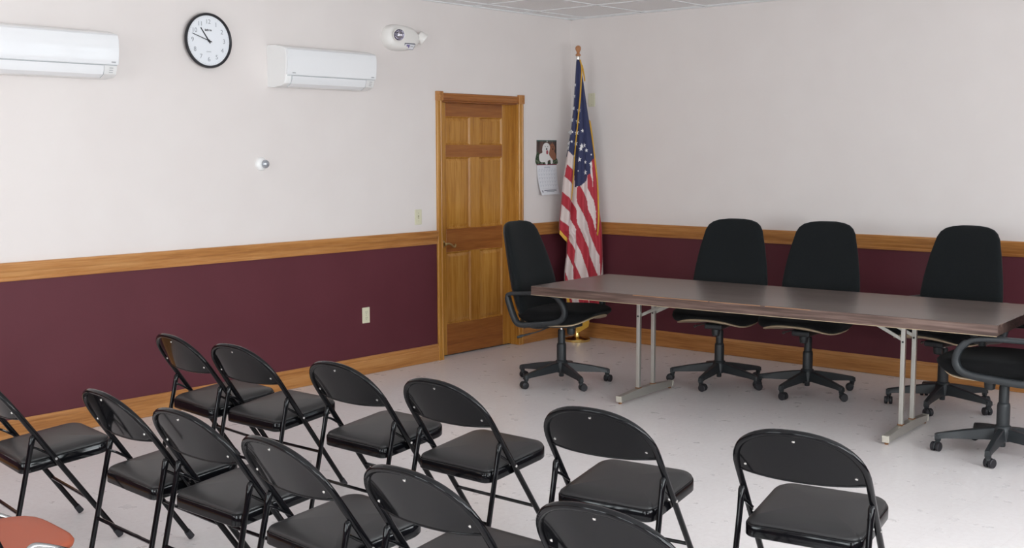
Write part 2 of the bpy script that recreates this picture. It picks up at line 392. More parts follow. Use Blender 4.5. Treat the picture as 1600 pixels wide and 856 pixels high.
# six panel door leaf
dr = tag(empty('door_1', ((DX0 + DX1) / 2, 0.068, 0)), kind='structure')
DW = DX1 - DX0 - 0.0205; D0, D1 = 0.012, 2.0352; st, mu, pw = 0.108, 0.106, 0
pw = (DW - 2 * st - mu) / 2
rails = [(D0, 0.262), (0.846, 1.030), (1.606, 1.702), (1.928, D1)]
def db(name, x0, x1, z0, z1, M):
    s = MB(); s.box(((x0 + x1) / 2, 0.0225, (z0 + z1) / 2), (x1 - x0, 0.045, z1 - z0), bev=0.0012, seg=1); return s.build(name, M, dr, smooth=25)
db('stile', -DW / 2, -DW / 2 + st, D0, D1, WOOD_Z); db('stile', DW / 2 - st, DW / 2, D0, D1, WOOD_Z)
for z0, z1 in rails: db('rail', -DW / 2 + st, DW / 2 - st, z0, z1, WOOD_R)
for (a, b) in zip(rails, rails[1:]):
    db('mullion', -mu / 2, mu / 2, a[1], b[0], WOOD_Z)
    for sx in (-1, 1):
        xc = sx * (mu / 2 + pw / 2); z0, z1 = a[1], b[0]; hx, hz, zc = pw / 2, (z1 - z0) / 2, (z0 + z1) / 2
        s = MB()
        def R(ix, y): return [(xc - hx + ix, y, zc - hz + ix), (xc + hx - ix, y, zc - hz + ix), (xc + hx - ix, y, zc + hz - ix), (xc - hx + ix, y, zc + hz - ix)]
        s.loft([R(0, 0.036), R(0, 0.0005), R(0.004, -0.0005), R(0.009, 0.006), R(0.013, 0.013), R(0.017, 0.0135), R(0.042, 0.0045), R(0.045, 0.004)]); s.build('panel', WOOD_Z, dr, smooth=20)
hd = MB(); hx = -DW / 2 + 0.062; hz = 0.915
hd.lathe([(0.031, 0), (0.031, 0.004), (0.026, 0.009), (0.014, 0.011), (0.011, 0.030), (0.012, 0.044), (0.006, 0.047)], (hx, 0, hz), 24, (0, -1, 0))
hob = hd.build('door_handle', OLDBRASS, dr)
lv = MB(); lv.tube(spline([(hx, -0.042, hz), (hx + 0.025, -0.046, hz + 0.003), (hx + 0.055, -0.046, hz - 0.006), (hx + 0.078, -0.045, hz - 0.022), (hx + 0.096, -0.044, hz - 0.026), (hx + 0.106, -0.043, hz - 0.015), (hx + 0.100, -0.043, hz - 0.006)], 6), [0.009] + [0.0075] * 35 + [0.005], 10); lv.build('lever', OLDBRASS, hob)
s = MB(); s.box((0, 0.03, 0.007), (DW, 0.02, 0.010)); s.build('door_sweep', RUBBER, dr)  # black strip added to block light leaking in under the door

# ------------------------------------------------------------------ wall fittings
def air_conditioner(x0, z0, label):
    Wd, Hh = 0.79, 0.275
    root = tag(empty('air_conditioner', (x0 + Wd / 2, 0, z0)), label, 'air conditioner', 'wall air conditioners')
    # side profile (depth y, height z): rounded front, sloping underside
    P = [(0.0, 0.0), (-0.06, -0.004), (-0.155, 0.004), (-0.190, 0.020), (-0.202, 0.045), (-0.207, 0.075)]
    F = [(-0.207, 0.075), (-0.211, 0.10), (-0.2145, 0.13), (-0.2165, 0.16), (-0.2175, 0.19), (-0.2165, 0.215), (-0.210, 0.240), (-0.199, 0.250)]
    Tp = [(-0.185, 0.258), (-0.15, 0.266), (-0.09, 0.275), (0.0, 0.277)]
    prof = P + F[1:] + Tp
    s = MB(); hw = Wd / 2
    def rg(x, k, off=0.0): return [(x, y * k if y < -0.02 else y, (z - 0.14) * (0.96 + 0.04 * k) + 0.14) for y, z in prof]
    s.loft([rg(-hw, 0.93), rg(-hw + 0.004, 0.96), rg(-hw + 0.012, 0.975), rg(hw - 0.012, 0.975), rg(hw - 0.004, 0.96), rg(hw, 0.93)]); s.build('housing', WHITEM, root, smooth=30)
    s = MB(); pr = [(y - 0.004, z) for y, z in F]; bk = [(y + 0.012, z) for y, z in reversed(F)]
    s.loft([[(x, y, z) for y, z in pr + bk] for x in (-hw + 0.002, hw - 0.001)]); s.build('front_panel', WHITEP, root, smooth=30)
    s = MB(); lo = [(-0.157, -0.001), (-0.194, 0.0175), (-0.2065, 0.045), (-0.2095, 0.067)]
    s.loft([[(x, y, z) for y, z in lo + [(y + 0.01, z + 0.002) for y, z in reversed(lo)]] for x in (-hw + 0.045, hw - 0.095)]); s.build('louver', WHITEP, root, smooth=30)
    s = MB()
    s.box((0, -0.205, 0.071), (Wd - 0.02, 0.009, 0.003))
    for x in (-hw + 0.043, hw - 0.092): s.tube([(x, -0.157, -0.002), (x, -0.195, 0.017), (x, -0.207, 0.045), (x, -0.2085, 0.068)], 0.0016, 6)
    s.build('panel_seam', SEAM, root)
    s = MB()
    for (x, z) in ((hw - 0.075, 0.055), (hw - 0.075, 0.042), (hw - 0.075, 0.030)): s.box((x + 0.03, -0.2065 + (0.055 - z) * 0.35, z), (0.022, 0.004, 0.0035), bev=0.0008)
    s.build('indicator_marks', LGREY, root)
    for (x, sz) in ((-hw + 0.055, 0.0), (hw - 0.035, 0.0)):
        s = MB(); s.box((x, -0.2165, 0.088), (0.026, 0.0015, 0.007), bev=0.0005); s.build('badge', LGREY, root)
    return root
air_conditioner(-3.300, 2.085, 'white wall air conditioner mounted between the round clock and the emergency light')
air_conditioner(-5.312, 2.082, 'white wall air conditioner at the upper left edge, left of the round clock')

ck = tag(empty('wall_clock', (-3.778, 0, 2.358)), 'round black-rimmed wall clock reading about ten to eleven above the left wall', 'clock')
s = MB(); s.lathe([(0.150, 0), (0.166, 0.012), (0.1745, 0.026), (0.1745, 0.034), (0.170, 0.042), (0.164, 0.043), (0.159, 0.038), (0.157, 0.030)], (0, 0, 0), 72, (0, -1, 0), False); s.build('rim', CLOCKBLK, ck)
s = MB(); s.lathe([(0.1585, 0.024), (0.1585, 0.030)], (0, 0, 0), 72, (0, -1, 0)); cf_ = s.build('dial', CLOCKFACE, ck)
for n in range(12):
    a = PI / 2 - (n + 1) * PI / 6
    text_obj(str(n + 1), 0.040, CLOCKNUM, cf_, ON_Y @ Matrix.Translation((0.118 * math.cos(a), 0.118 * math.sin(a), 0.0306)), 'numeral', 0.0003)
s = MB()
for n in range(60):
    a = n * PI / 30; q = Matrix.Rotation(-a, 3, 'Y'); ln = 0.007 if n % 5 == 0 else 0.003
    s.box((0.149 * math.cos(a), -0.0304, 0.149 * math.sin(a)), (ln, 0.0006, 0.0012), q)
s.build('minute_marks', CLOCKNUM, cf_)
text_obj('lathem', 0.019, CLOCKBLK, cf_, ON_Y @ Matrix.Translation((0.0, 0.066, 0.0306)), 'lettering', 0.0003, 0.0006)
text_obj('QUARTZ', 0.009, CLOCKNUM, cf_, ON_Y @ Matrix.Translation((0.0, -0.070, 0.0306)), 'lettering', 0.0003)
def hand(ang, ln, tail, wd, y, name):
    a = math.radians(90 - ang); d = V((math.cos(a), 0, math.sin(a))); n_ = V((-d.z, 0, d.x)); s = MB()
    o = V((0, y, 0)); t = V((0, -0.0012, 0))
    q = [o - d * tail - n_ * wd, o + d * ln - n_ * wd * 0.7, o + d * ln + n_ * wd * 0.7, o - d * tail + n_ * wd]
    s.loft([q, [p + t for p in q]]); return s.build(name, CLOCKBLK, ck)
hand(324, 0.098, 0.020, 0.0042, -0.0325, 'hour_hand'); hand(288, 0.128, 0.024, 0.0028, -0.0345, 'minute_hand')
s = MB(); s.lathe([(0.007, 0.030), (0.007, 0.037), (0.003, 0.038)], (0, 0, 0), 16, (0, -1, 0)); s.build('hand_pivot', CLOCKBLK, ck)

# emergency light: rounded body with two lamp heads
em = tag(empty('emergency_light', (-2.085, 0, 2.492)), 'white emergency light with two lamp heads, high on the wall above the door', 'emergency light')
s = MB()
def egg(k, y):
    out = []
    for i in range(40):
        a = i * 2 * PI / 40; c, sn = math.cos(a), math.sin(a)
        ex = 2.6; r = (abs(c) ** ex + abs(sn) ** ex) ** (-1 / ex)
        X = r * c * 0.170; Z = r * sn * 0.094 * (1.0 - 0.13 * c)
        out.append((X * k, y, Z * k))
    return out
s.loft([egg(1.0, 0), egg(1.0, -0.018), egg(0.985, -0.035), egg(0.94, -0.055), egg(0.86, -0.070), egg(0.70, -0.080), egg(0.4, -0.086)]); s.build('housing', CREAM, em, smooth=50)
def lamp_head(c, d):
    d = V(d).normalized(); s = MB()
    s.lathe([(0.020, -0.050), (0.034, -0.044), (0.042, -0.022), (0.045, 0.0), (0.047, 0.010), (0.045, 0.016), (0.041, 0.014), (0.040, -0.002)], c, 28, d, False); h = s.build('lamp_head', CREAM, em)
    s = MB(); s.lathe([(0.008, -0.018), (0.022, -0.014), (0.034, -0.004), (0.0415, 0.011)], c, 28, d, False); s.build('reflector', MIRROR, h)
    s = MB(); s.lathe([(0.003, -0.017), (0.0045, -0.010), (0.004, -0.004), (0.001, -0.002)], c, 12, d); s.build('bulb', BULB, h)
lamp_head((-0.100, -0.108, 0.012), (-0.42, -0.86, -0.14)); lamp_head((0.195, -0.060, 0.006), (0.62, -0.45, -0.62))
s = MB(); s.tube([(0.14, -0.045, 0.004), (0.185, -0.055, 0.006)], 0.018, 14); s.build('swivel_arm', CREAM, em)
lb = MB(); lm = Matrix.Translation((0.035, -0.073, -0.061)) @ Matrix.Rotation(math.radians(36), 4, 'X') @ Matrix.Rotation(math.radians(0), 4, 'Z')
def lbx(c, d, mi): lb.mi = mi; lb.box(lm @ V(c), d, lm.to_3x3())
lbx((0, 0.004, 0), (0.104, 0.018, 0.050), 0); lbx((0, -0.005, 0), (0.096, 0.002, 0.042), 1); lbx((-0.016, -0.0065, 0.002), (0.032, 0.002, 0.026), 2); lbx((0.024, -0.0065, 0.004), (0.026, 0.002, 0.005), 3)
lb.build('rating_label', [INKD, PAPER, mat('label_violet', (0.20, 0.16, 0.36), 0.5), LGREY], em)

# small round wall sensor
se = tag(empty('wall_sensor', (-3.372, 0, 1.570)), 'small round white wall sensor with a shiny bulb, alone on the blank left wall', 'sensor')
s = MB(); s.lathe([(0.046, 0), (0.046, 0.006), (0.042, 0.014), (0.036, 0.022), (0.024, 0.026)], (0, 0, 0), 32, (0, -1, 0)); s.build('base', WHITEM, se)
s = MB(); s.lathe([(0.022, 0.022), (0.028, 0.030), (0.028, 0.040), (0.023, 0.050), (0.013, 0.056), (0.004, 0.058)], (0.008, 0, 0), 24, (0.12, -1, 0)); s.build('lens', LENS, se)

def plate(name, loc, label, cat, axis, kind):
    rz = 0 if axis == 'y' else PI / 2
    root = tag(empty(name, loc, rz if axis == 'y' else -PI / 2), label, cat)
    s = MB(); s.box((0, -0.003, 0), (0.072, 0.006, 0.117), bev=0.0025); s.build('cover_plate', IVORY, root)
    if kind == 'switch':
        s = MB(); s.box((0, -0.0065, 0), (0.012, 0.002, 0.026)); s.build('slot', IVORY_D, root)
        s = MB(); s.box((0, -0.012, -0.004), (0.008, 0.014, 0.011), Matrix.Rotation(-0.5, 3, 'X'), bev=0.0015); s.build('toggle', IVORY, root)
        zz = (0.030, -0.030)
    elif kind == 'outlet':
        for z in (0.022, -0.022):
            s = MB(); s.lathe([(0.0165, 0), (0.0165, 0.0025), (0.015, 0.003)], (0, -0.005, z), 20, (0, -1, 0)); r = s.build('receptacle', IVORY, root)
            s = MB()
            for x in (-0.006, 0.006): s.box((x, -0.0082, z + 0.003), (0.002, 0.001, 0.008))
            s.box((0, -0.0082, z - 0.008), (0.004, 0.001, 0.004)); s.build('slots', DARK, r)
        zz = (0.0,)
    else: zz = (0.042, -0.042)
    for z in zz:
        s = MB(); s.lathe([(0.0032, 0), (0.0032, 0.0012), (0.001, 0.0016)], (0, -0.0055, z), 10, (0, -1, 0)); s.build('screw', IVORY_D, root)
    return root
plate('light_switch', (-1.903, 0, 1.148), 'ivory light switch on the wall left of the wooden door', 'light switch', 'y', 'switch')
plate('wall_outlet', (-2.455, 0, 0.444), 'ivory wall outlet on the maroon wall left of the door', 'outlet', 'y', 'outlet')
plate('blank_cover_plate', (0, -0.232, 2.093), 'beige blank cover plate on the wall beside the top of the flag', 'cover plate', 'x', 'blank')

# calendar hanging on the left wall beside the flag
cl = tag(empty('wall_calendar', (-0.343, 0, 1.53)), 'hanging paper wall calendar with a photo of two dogs, between door and flag', 'calendar')
s = MB(); s.box((0, -0.003, 0.108), (0.268, 0.003, 0.214)); pg = s.build('photo_page', PH_FENCE, cl)
def blob(name, pts, M, y, n=6):
    P = spline([(p[0], y, p[1]) for p in pts], n, closed=True); s = MB(); s.loft([[q + V((0, 0.0006, 0)) for q in P], P]); return s.build(name, M, pg)
blob('foliage', [(-0.132, 0.004), (0.132, 0.004), (0.132, 0.062), (0.08, 0.050), (0.03, 0.030), (-0.03, 0.034), (-0.07, 0.075), (-0.10, 0.096), (-0.132, 0.110)], PH_GREEN, -0.0052)
blob('brown_dog', [(0.030, 0.050), (0.118, 0.046), (0.122, 0.090), (0.104, 0.120), (0.112, 0.150), (0.098, 0.176), (0.074, 0.188), (0.050, 0.176), (0.034, 0.150), (0.026, 0.10)], PH_BROWN, -0.0060)
blob('white_dog', [(-0.104, 0.052), (-0.080, 0.026), (-0.030, 0.026), (-0.014, 0.006), (0.008, 0.008), (0.012, 0.034), (0.045, 0.044), (0.055, 0.012), (0.078, 0.014), (0.078, 0.044), (0.052, 0.066), (0.030, 0.092), (0.034, 0.122), (0.042, 0.150), (0.030, 0.178), (0.000, 0.192), (-0.034, 0.186), (-0.056, 0.164), (-0.064, 0.132), (-0.062, 0.108), (-0.100, 0.092)], PH_WHITE, -0.0068)
blob('tongue', [(-0.008, 0.098), (0.012, 0.094), (0.016, 0.122), (-0.006, 0.126)], PH_RED, -0.0076)
s = MB()
for (x, z, r) in ((-0.024, 0.160, 0.0045), (0.010, 0.160, 0.0045), (-0.004, 0.138, 0.009), (0.066, 0.158, 0.004), (0.088, 0.157, 0.004), (0.080, 0.138, 0.008)): s.lathe([(r, 0), (r, 0.0006)], (x, -0.0072, z), 14, (0, -1, 0))
s.build('dog_face', DARK, pg)
s = MB(); s.box((0, -0.0055, 0.209), (0.268, 0.002, 0.007)); s.build('top_edge', PH_TEAL, pg)
s = MB(); s.box((0, -0.0055, 0.004), (0.268, 0.002, 0.009)); s.build('maroon_band', PAPER_BACK, cl)
def page(u, v):   # u 0..1 across, v 0..1 down: lower page curls out and swings right
    return V((-0.134 + 0.268 * u + 0.012 * v * v + 0.004 * v, -0.006 - 0.040 * v * v * (0.6 + 0.4 * (1 - u)) - 0.03 * max(0, v - 0.8) ** 1.3, -0.258 * v + 0.004 * math.sin(PI * u) * v))
s = MB(); N1, N2 = 10, 18
gr = [[s.bm.verts.new(page(i / N1, j / N2)) for i in range(N1 + 1)] for j in range(N2 + 1)]
gb = [[s.bm.verts.new(page(i / N1, j / N2) + V((0, 0.0012, 0))) for i in range(N1 + 1)] for j in range(N2 + 1)]
for j in range(N2):
    for i in range(N1):
        s.face((gr[j][i], gr[j][i + 1], gr[j + 1][i + 1], gr[j + 1][i])); s.face((gb[j][i], gb[j + 1][i], gb[j + 1][i + 1], gb[j][i + 1]))
for j in range(N2): s.face((gr[j][0], gr[j + 1][0], gb[j + 1][0], gb[j][0])); s.face((gr[j][N1], gb[j][N1], gb[j + 1][N1], gr[j + 1][N1]))
for i in range(N1): s.face((gr[N2][i], gr[N2][i + 1], gb[N2][i + 1], gb[N2][i])); s.face((gr[0][i], gb[0][i], gb[0][i + 1], gr[0][i + 1]))
mp_ = s.build('month_page', PAPER, cl)
s = MB()
def strip(u0, v0, u1, v1, wd):
    n = 10; d = V((u1 - u0, v1 - v0)); hor = abs(d.x) > abs(d.y)
    for i in range(n):
        a, b = i / n, (i + 1) / n
        q = []
        for t, sg in ((a, -1), (b, -1), (b, 1), (a, 1)):
            u, v = u0 + d.x * t, v0 + d.y * t
            if hor: v += sg * wd / 0.258 / 2
            else: u += sg * wd / 0.268 / 2
            q.append(page(u, v) + V((0, -0.0008, 0)))
        s.poly(q)
for k in range(6): strip(0.06, 0.17 + k * 0.125, 0.96, 0.17 + k * 0.125, 0.0015)
for k in range(8): strip(0.06 + k * 0.9 / 7, 0.17, 0.06 + k * 0.9 / 7, 0.795, 0.0013)
strip(0.36, 0.075, 0.66, 0.075, 0.010)
for k in range(7): strip(0.085 + k * 0.9 / 7, 0.135, 0.155 + k * 0.9 / 7, 0.135, 0.004)
for r in range(5):
    for k in range(7): strip(0.075 + k * 0.9 / 7, 0.20 + r * 0.125, 0.108 + k * 0.9 / 7, 0.20 + r * 0.125, 0.008)
s.build('date_grid', INK, mp_)
s = MB(); strip(0.20, 0.855, 0.86, 0.855, 0.007); strip(0.30, 0.905, 0.72, 0.905, 0.004); strip(0.08, 0.88, 0.13, 0.88, 0.018); s.build('printed_line', INKD, mp_)
s = MB(); s.lathe([(0.006, 0), (0.006, 0.003), (0.003, 0.006)], (0.0, -0.006, 0.203), 12, (0, -1, 0)); s.build('pin', STEEL, cl)

# ------------------------------------------------------------------ long table
TA = math.atan2(0.187, 2.977)       # turned slightly off the wall
tb = tag(empty('folding_table', (-1.690, -2.905, 0), TA), 'long brown wood-grain folding table with grey steel T legs in front of the right wall', 'table')
TL, TW, TZ = 2.99, 0.955, 0.752
s = MB(); s.box((0, 0, TZ - 0.010), (TW, TL, 0.020), bev=0.002, seg=1); s.build('tabletop', TABLE_TOP, tb)
s = MB(); e = 0.012
for sx in (-1, 1): s.box((sx * (TW / 2 - e / 2 + 0.002), 0, TZ - 0.030), (e, TL + 0.004, 0.056), bev=0.0015, seg=1)
for sy in (-1, 1): s.box((0, sy * (TL / 2 - e / 2 + 0.002), TZ - 0.030), (TW - 2 * e + 0.004, e, 0.056), bev=0.0015, seg=1)
s.build('edge_band', TABLE_EDGE, tb)
s = MB()
for (y0, y1) in ((-0.48, -0.20), (-0.17, 0.16), (0.17, 0.70)): s.box((-TW / 2 - 0.0022, (y0 + y1) / 2, TZ - 0.0035), (0.0012, y1 - y0, 0.003))
s.build('worn_edge', mat('bare_wood_chip', (0.42, 0.21, 0.10), 0.7), tb)
s = MB(); s.box((-TW / 2 - 0.001, 0, TZ - 0.0592), (0.010, TL, 0.0025)); s.build('edge_underside', PLYTAN, tb)
def table_leg(yc, inward):
    zf = 0.068
    s = MB()
    fw, ln = 0.036, 0.335
    s.loft([[(x, yc + sy * fw / 2, z) for (sy, z) in ((-1, zb), (1, zb), (1, zt), (-1, zt))] for x, zb, zt in ((-ln, 0.014, 0.052), (-0.10, 0.014, zf), (0.10, 0.014, zf), (ln, 0.014, 0.052))])
    leg = s.build('leg', ALU, tb, smooth=25)
    for sx in (-1, 1):
        s = MB(); s.box((sx * (ln + 0.004), yc, 0.033), (0.012, fw + 0.004, 0.040), Matrix.Rotation(sx * 0.22, 3, 'Y'), bev=0.002); s.build('end_cap', ALU_END, leg)
        s = MB(); s.lathe([(0.010, 0.0), (0.012, 0.004), (0.010, 0.016)], (sx * (ln - 0.012), yc, 0.0), 14); s.build('foot_pad', RUST, leg)
        s = MB(); s.box((sx * 0.095, yc, (zf + TZ - 0.02) / 2 - 0.001), (0.026, 0.026, TZ - 0.02 - zf + 0.004), bev=0.003); s.build('post', ALU, leg)
        s = MB(); s.box((sx * 0.095, yc, zf + 0.003), (0.032, 0.032, 0.006)); s.build('weld_collar', RUST, leg)
        s = MB(); s.tube([(sx * 0.095 - 0.016, yc, 0.556), (sx * 0.095 + 0.016, yc, 0.556)], 0.006, 8); s.build('bolt', DARK, leg)
        s = MB(); a, b = V((sx * 0.095 + 0.0185, yc + inward * 0.005, 0.560)), V((sx * 0.075 + 0.0185, yc + inward * 0.36, TZ - 0.022)); d = b - a
        rot = V((0, 1, 0)).rotation_difference(d).to_matrix(); s.box((a + b) / 2, (0.006, d.length, 0.020), rot, bev=0.001); s.build('brace', ALU, leg)
    s = MB(); s.box((0, yc, TZ - 0.024), (0.24, 0.05, 0.008)); s.build('mounting_plate', ALU, leg)
table_leg(0.885, -1); table_leg(-0.885, 1)

# ------------------------------------------------------------------ office chairs (front = +x, base centre at origin)
def office_chair(label):
    root = tag(empty('office_chair'), label, 'office chair', 'office chairs around the long table')
    R_ = 0.330
    s = MB(); s.lathe([(0.030, 0.075), (0.047, 0.080), (0.050, 0.135), (0.042, 0.160), (0.036, 0.165)], (0, 0, 0), 24); s.lathe([(0.016, 0.045), (0.018, 0.05), (0.018, 0.078)], (0, 0, 0), 14); s.build('hub', PLASTIC, root)
    bx = []
    for k in range(5):
        a = k * 2 * PI / 5; ca, sa = math.cos(a), math.sin(a)
        def P(r, t, z): return V((r * ca - t * sa, r * sa + t * ca, z))
        s = MB()
        s.loft([[P(r, -w, zb), P(r, w, zb), P(r, w * 0.8, zt - 0.004), P(r, w * 0.6, zt), P(r, -w * 0.6, zt), P(r, -w * 0.8, zt - 0.004)] for r, w, zb, zt in
                ((0.030, 0.024, 0.085, 0.152), (0.10, 0.022, 0.083, 0.143), (0.20, 0.020, 0.078, 0.126), (0.29, 0.018, 0.074, 0.108), (0.335, 0.017, 0.068, 0.099), (0.348, 0.014, 0.066, 0.092))])
        s.lathe([(0.015, 0.055), (0.017, 0.058), (0.017, 0.092)], P(R_, 0, 0), 14)
        arm = s.build('base_arm', PLASTIC, root, smooth=35)
        # twin wheel castor trailing sideways
        ta = a + 1.0 + k * 1.7; u, n_ = V((math.cos(ta), math.sin(ta), 0)), V((-math.sin(ta), math.cos(ta), 0)); c = P(R_, 0, 0) + u * 0.016 + V((0, 0, 0.0255))
        s = MB()
        for sg in (-1, 1):
            s.lathe([(0.012, -0.010), (0.022, -0.010), (0.0255, -0.007), (0.0255, 0.007), (0.022, 0.010), (0.010, 0.011)], c + n_ * sg * 0.0155, 20, n_)
        s.build('castor_wheel', RUBBER, arm)
        s = MB(); hood = []
        for i in range(9):
            t = math.radians(-15 + 195 * i / 8); hood.append((math.cos(t), math.sin(t)))
        s.loft([[c + u * (0.0285 * x) + V((0, 0, 0.0285 * z)) + n_ * yy for x, z in hood] + [c + n_ * yy - u * 0.012 + V((0, 0, -0.004)), c + n_ * yy + u * 0.012 + V((0, 0, -0.004))] for yy in (-0.0048, 0.0048)])
        s.box(c - u * 0.014 + V((0, 0, 0.024)), (0.024, 0.024, 0.022), bev=0.004); s.build('castor_hood', PLASTIC, arm, smooth=35)
    s = MB(); s.lathe([(0.034, 0.150), (0.034, 0.270), (0.031, 0.285), (0.026, 0.290)], (0, 0, 0), 24); s.lathe([(0.0265, 0.285), (0.0265, 0.375), (0.022, 0.385)], (0, 0, 0), 24); s.build('column_sleeve', PLASTIC, root)
    s = MB(); s.lathe([(0.014, 0.38), (0.014, 0.425)], (0, 0, 0), 16); s.build('gas_lift', STEEL, root)
    s = MB(); s.box((0.02, 0, 0.422), (0.24, 0.13, 0.036), bev=0.010); s.box((-0.10, 0, 0.425), (0.12, 0.20, 0.022), bev=0.006); s.build('tilt_mechanism', PLASTIC, root, smooth=35)
    s = MB(); s.lathe([(0.014, 0.0), (0.027, 0.006), (0.030, 0.030), (0.030, 0.050), (0.024, 0.058)], (0.075, 0, 0.350), 18); s.build('tension_knob', PLASTIC, root)
    s = MB(); s.tube(spline([(0.0, -0.05, 0.425), (-0.03, -0.12, 0.418), (-0.09, -0.19, 0.392), (-0.15, -0.235, 0.378)], 6), 0.0045, 8); lv_ = s.build('height_lever', PLASTIC, root)
    s = MB(); s.tube(spline([(-0.13, -0.222, 0.381), (-0.17, -0.250, 0.372), (-0.21, -0.275, 0.360)], 5), [0.007] * 6 + [0.010] * 4 + [0.006], 10); s.build('lever_grip', PLASTIC, lv_)
    # seat
    def outline(kx, ky, dz=0.0):
        out = []
        for i in range(48):
            a = i * 2 * PI / 48; c, sn = math.cos(a), math.sin(a); ex = 3.2
            r = (abs(c) ** ex + abs(sn) ** ex) ** (-1 / ex); x, y = r * c, r * sn
            out.append((0.03 + x * 0.305 * kx, y * 0.288 * ky * (1.0 + 0.03 * x), x))
        return out
    def seat_ring(k, z, ft=0.0, dish=0.0):
        return [(x, y, z - ft * max(0.0, t) ** (2.5 if ft > 0 else 5.0) - min(0.0, ft) * 0.9 * max(0.0, -t) ** 2.5 + dish * (abs(y) / 0.26) ** 2) for x, y, t in outline(k, k)]
    s = MB(); s.loft([seat_ring(0.84, 0.446, -0.045), seat_ring(0.93, 0.455, -0.046), seat_ring(0.985, 0.475, -0.036), seat_ring(1.0, 0.500, -0.018), seat_ring(0.985, 0.525, 0.002), seat_ring(0.93, 0.543, 0.012), seat_ring(0.82, 0.553, 0.016), seat_ring(0.5, 0.556, 0.010), seat_ring(0.2, 0.556, 0.0)]); s.build('seat', SEATFAB, root, smooth=60)
    s = MB(); s.loft([seat_ring(0.83, 0.4365, -0.042), seat_ring(0.885, 0.439, -0.044), seat_ring(0.893, 0.446, -0.045), seat_ring(0.85, 0.452, -0.046)]); s.build('seat_board', PLYTAN, root, smooth=35)
    s = MB(); s.loft([[(x - 0.05, y, z) for x, y, z in seat_ring(0.55, 0.430, -0.03)], [(x - 0.05, y, z) for x, y, z in seat_ring(0.80, 0.433, -0.042)], [(x - 0.05, y, z) for x, y, z in seat_ring(0.83, 0.4375, -0.044)]]); s.build('seat_shell', PLASTIC, root, smooth=35)
    # back: z, half width, x of the mid line, thickness
    S = [(0.470, 0.205, -0.215, 0.05), (0.500, 0.245, -0.213, 0.085), (0.560, 0.270, -0.214, 0.105), (0.640, 0.282, -0.219, 0.115), (0.720, 0.280, -0.228, 0.118), (0.800, 0.271, -0.240, 0.114), (0.880, 0.258, -0.253, 0.108), (0.960, 0.243, -0.268, 0.100), (1.030, 0.226, -0.283, 0.090), (1.080, 0.214, -0.294, 0.084), (1.115, 0.194, -0.302, 0.076), (1.138, 0.165, -0.307, 0.064), (1.152, 0.122, -0.310, 0.048), (1.159, 0.065, -0.312, 0.026)]
    def sect(z, hw, xc, th, lo, hi, sc=1.0):
        out = []
        n = 30
        for i in range(n):
            a = i * 2 * PI / n; c, sn = math.cos(a), math.sin(a); ex = 2.7
            r = (abs(c) ** ex + abs(sn) ** ex) ** (-1 / ex); t = r * c; y = r * sn
            t = max(lo, min(hi, t))
            wrap = 0.040 * (abs(y)) ** 2.2 * min(1.0, hw / 0.2)
            out.append((xc + t * th / 2 + wrap, y * hw * sc, z))
        return out
    s = MB(); s.loft([sect(z, hw, xc, th, -0.45, 1.0) for z, hw, xc, th in S]); s.build('backrest', FABRIC, root, smooth=60)
    s = MB(); s.loft([sect(z, hw - 0.004, xc - 0.004, th * 1.06, -1.0, -0.2) for z, hw, xc, th in S]); s.build('back_shell', PLASTIC, root, smooth=60)
    s = MB(); s.tube(spline([(-0.10, 0, 0.430), (-0.20, 0, 0.428), (-0.268, 0, 0.452), (-0.285, 0, 0.52), (-0.285, 0, 0.60)], 6), 0.020, 12, sx=1.8); s.build('back_support', PLASTIC, root)
    # closed loop arms
    for sy in (-1, 1):
        L_ = [(-0.262, 0.650), (-0.252, 0.600), (-0.228, 0.525), (-0.200, 0.470), (-0.150, 0.452), (-0.02, 0.460), (0.095, 0.471), (0.158, 0.492), (0.186, 0.532), (0.182, 0.580), (0.156, 0.626), (0.105, 0.660), (0.02, 0.673), (-0.10, 0.675), (-0.20, 0.673), (-0.248, 0.668)]
        pts = spline([(x, sy * 0.286, z) for x, z in L_], 5, closed=True)
        s = MB(); N = len(pts); rs = []
        for i, p in enumerate(pts):
            t = (pts[(i + 1) % N] - pts[i - 1]).normalized(); n_ = V((t.z, 0, -t.x)); b_ = V((0, 1, 0)); up = p.z > 0.645
            hw, hh = (0.025 if up else 0.024), (0.014 if up else 0.020)
            rs.append(s.ring([p + b_ * hw * math.copysign(abs(math.cos(q)) ** 0.6, math.cos(q)) + n_ * hh * math.copysign(abs(math.sin(q)) ** 0.6, math.sin(q)) for q in [j * 2 * PI / 12 for j in range(12)]]))
        for i in range(N): s.bridge(rs[i], rs[(i + 1) % N])
        am = s.build('armrest', PLASTIC, root, smooth=50)
        s = MB(); s.box((-0.04, sy * 0.252, 0.447), (0.16, 0.085, 0.014), bev=0.003); s.build('arm_bracket', PLASTIC, am)
    return root
OC = [(-1.760, -1.303, -80, 26.5, 'black high-back office chair at the near-door end of the table, beside the door'),
      (-1.046, -2.172, 190, 45.0, 'armless black high-back office chair behind the table, the one nearer the flag'),
      (-0.934, -2.800, 184, 32.5, 'armless black high-back office chair behind the table, middle of the three along the wall'),
      (-0.785, -3.675, 172, 40.6, 'black high-back office chair behind the table, beyond the right table leg'),
      (-1.765, -4.377, 96, 42.4, 'black office chair at the right end of the table, cut off by the photo edge')]
proto = office_chair(OC[0][4])
TILT = [6.5, 0.0, 0.0, 0.0, 0.0]     # the chair beside the door is rocked back a little
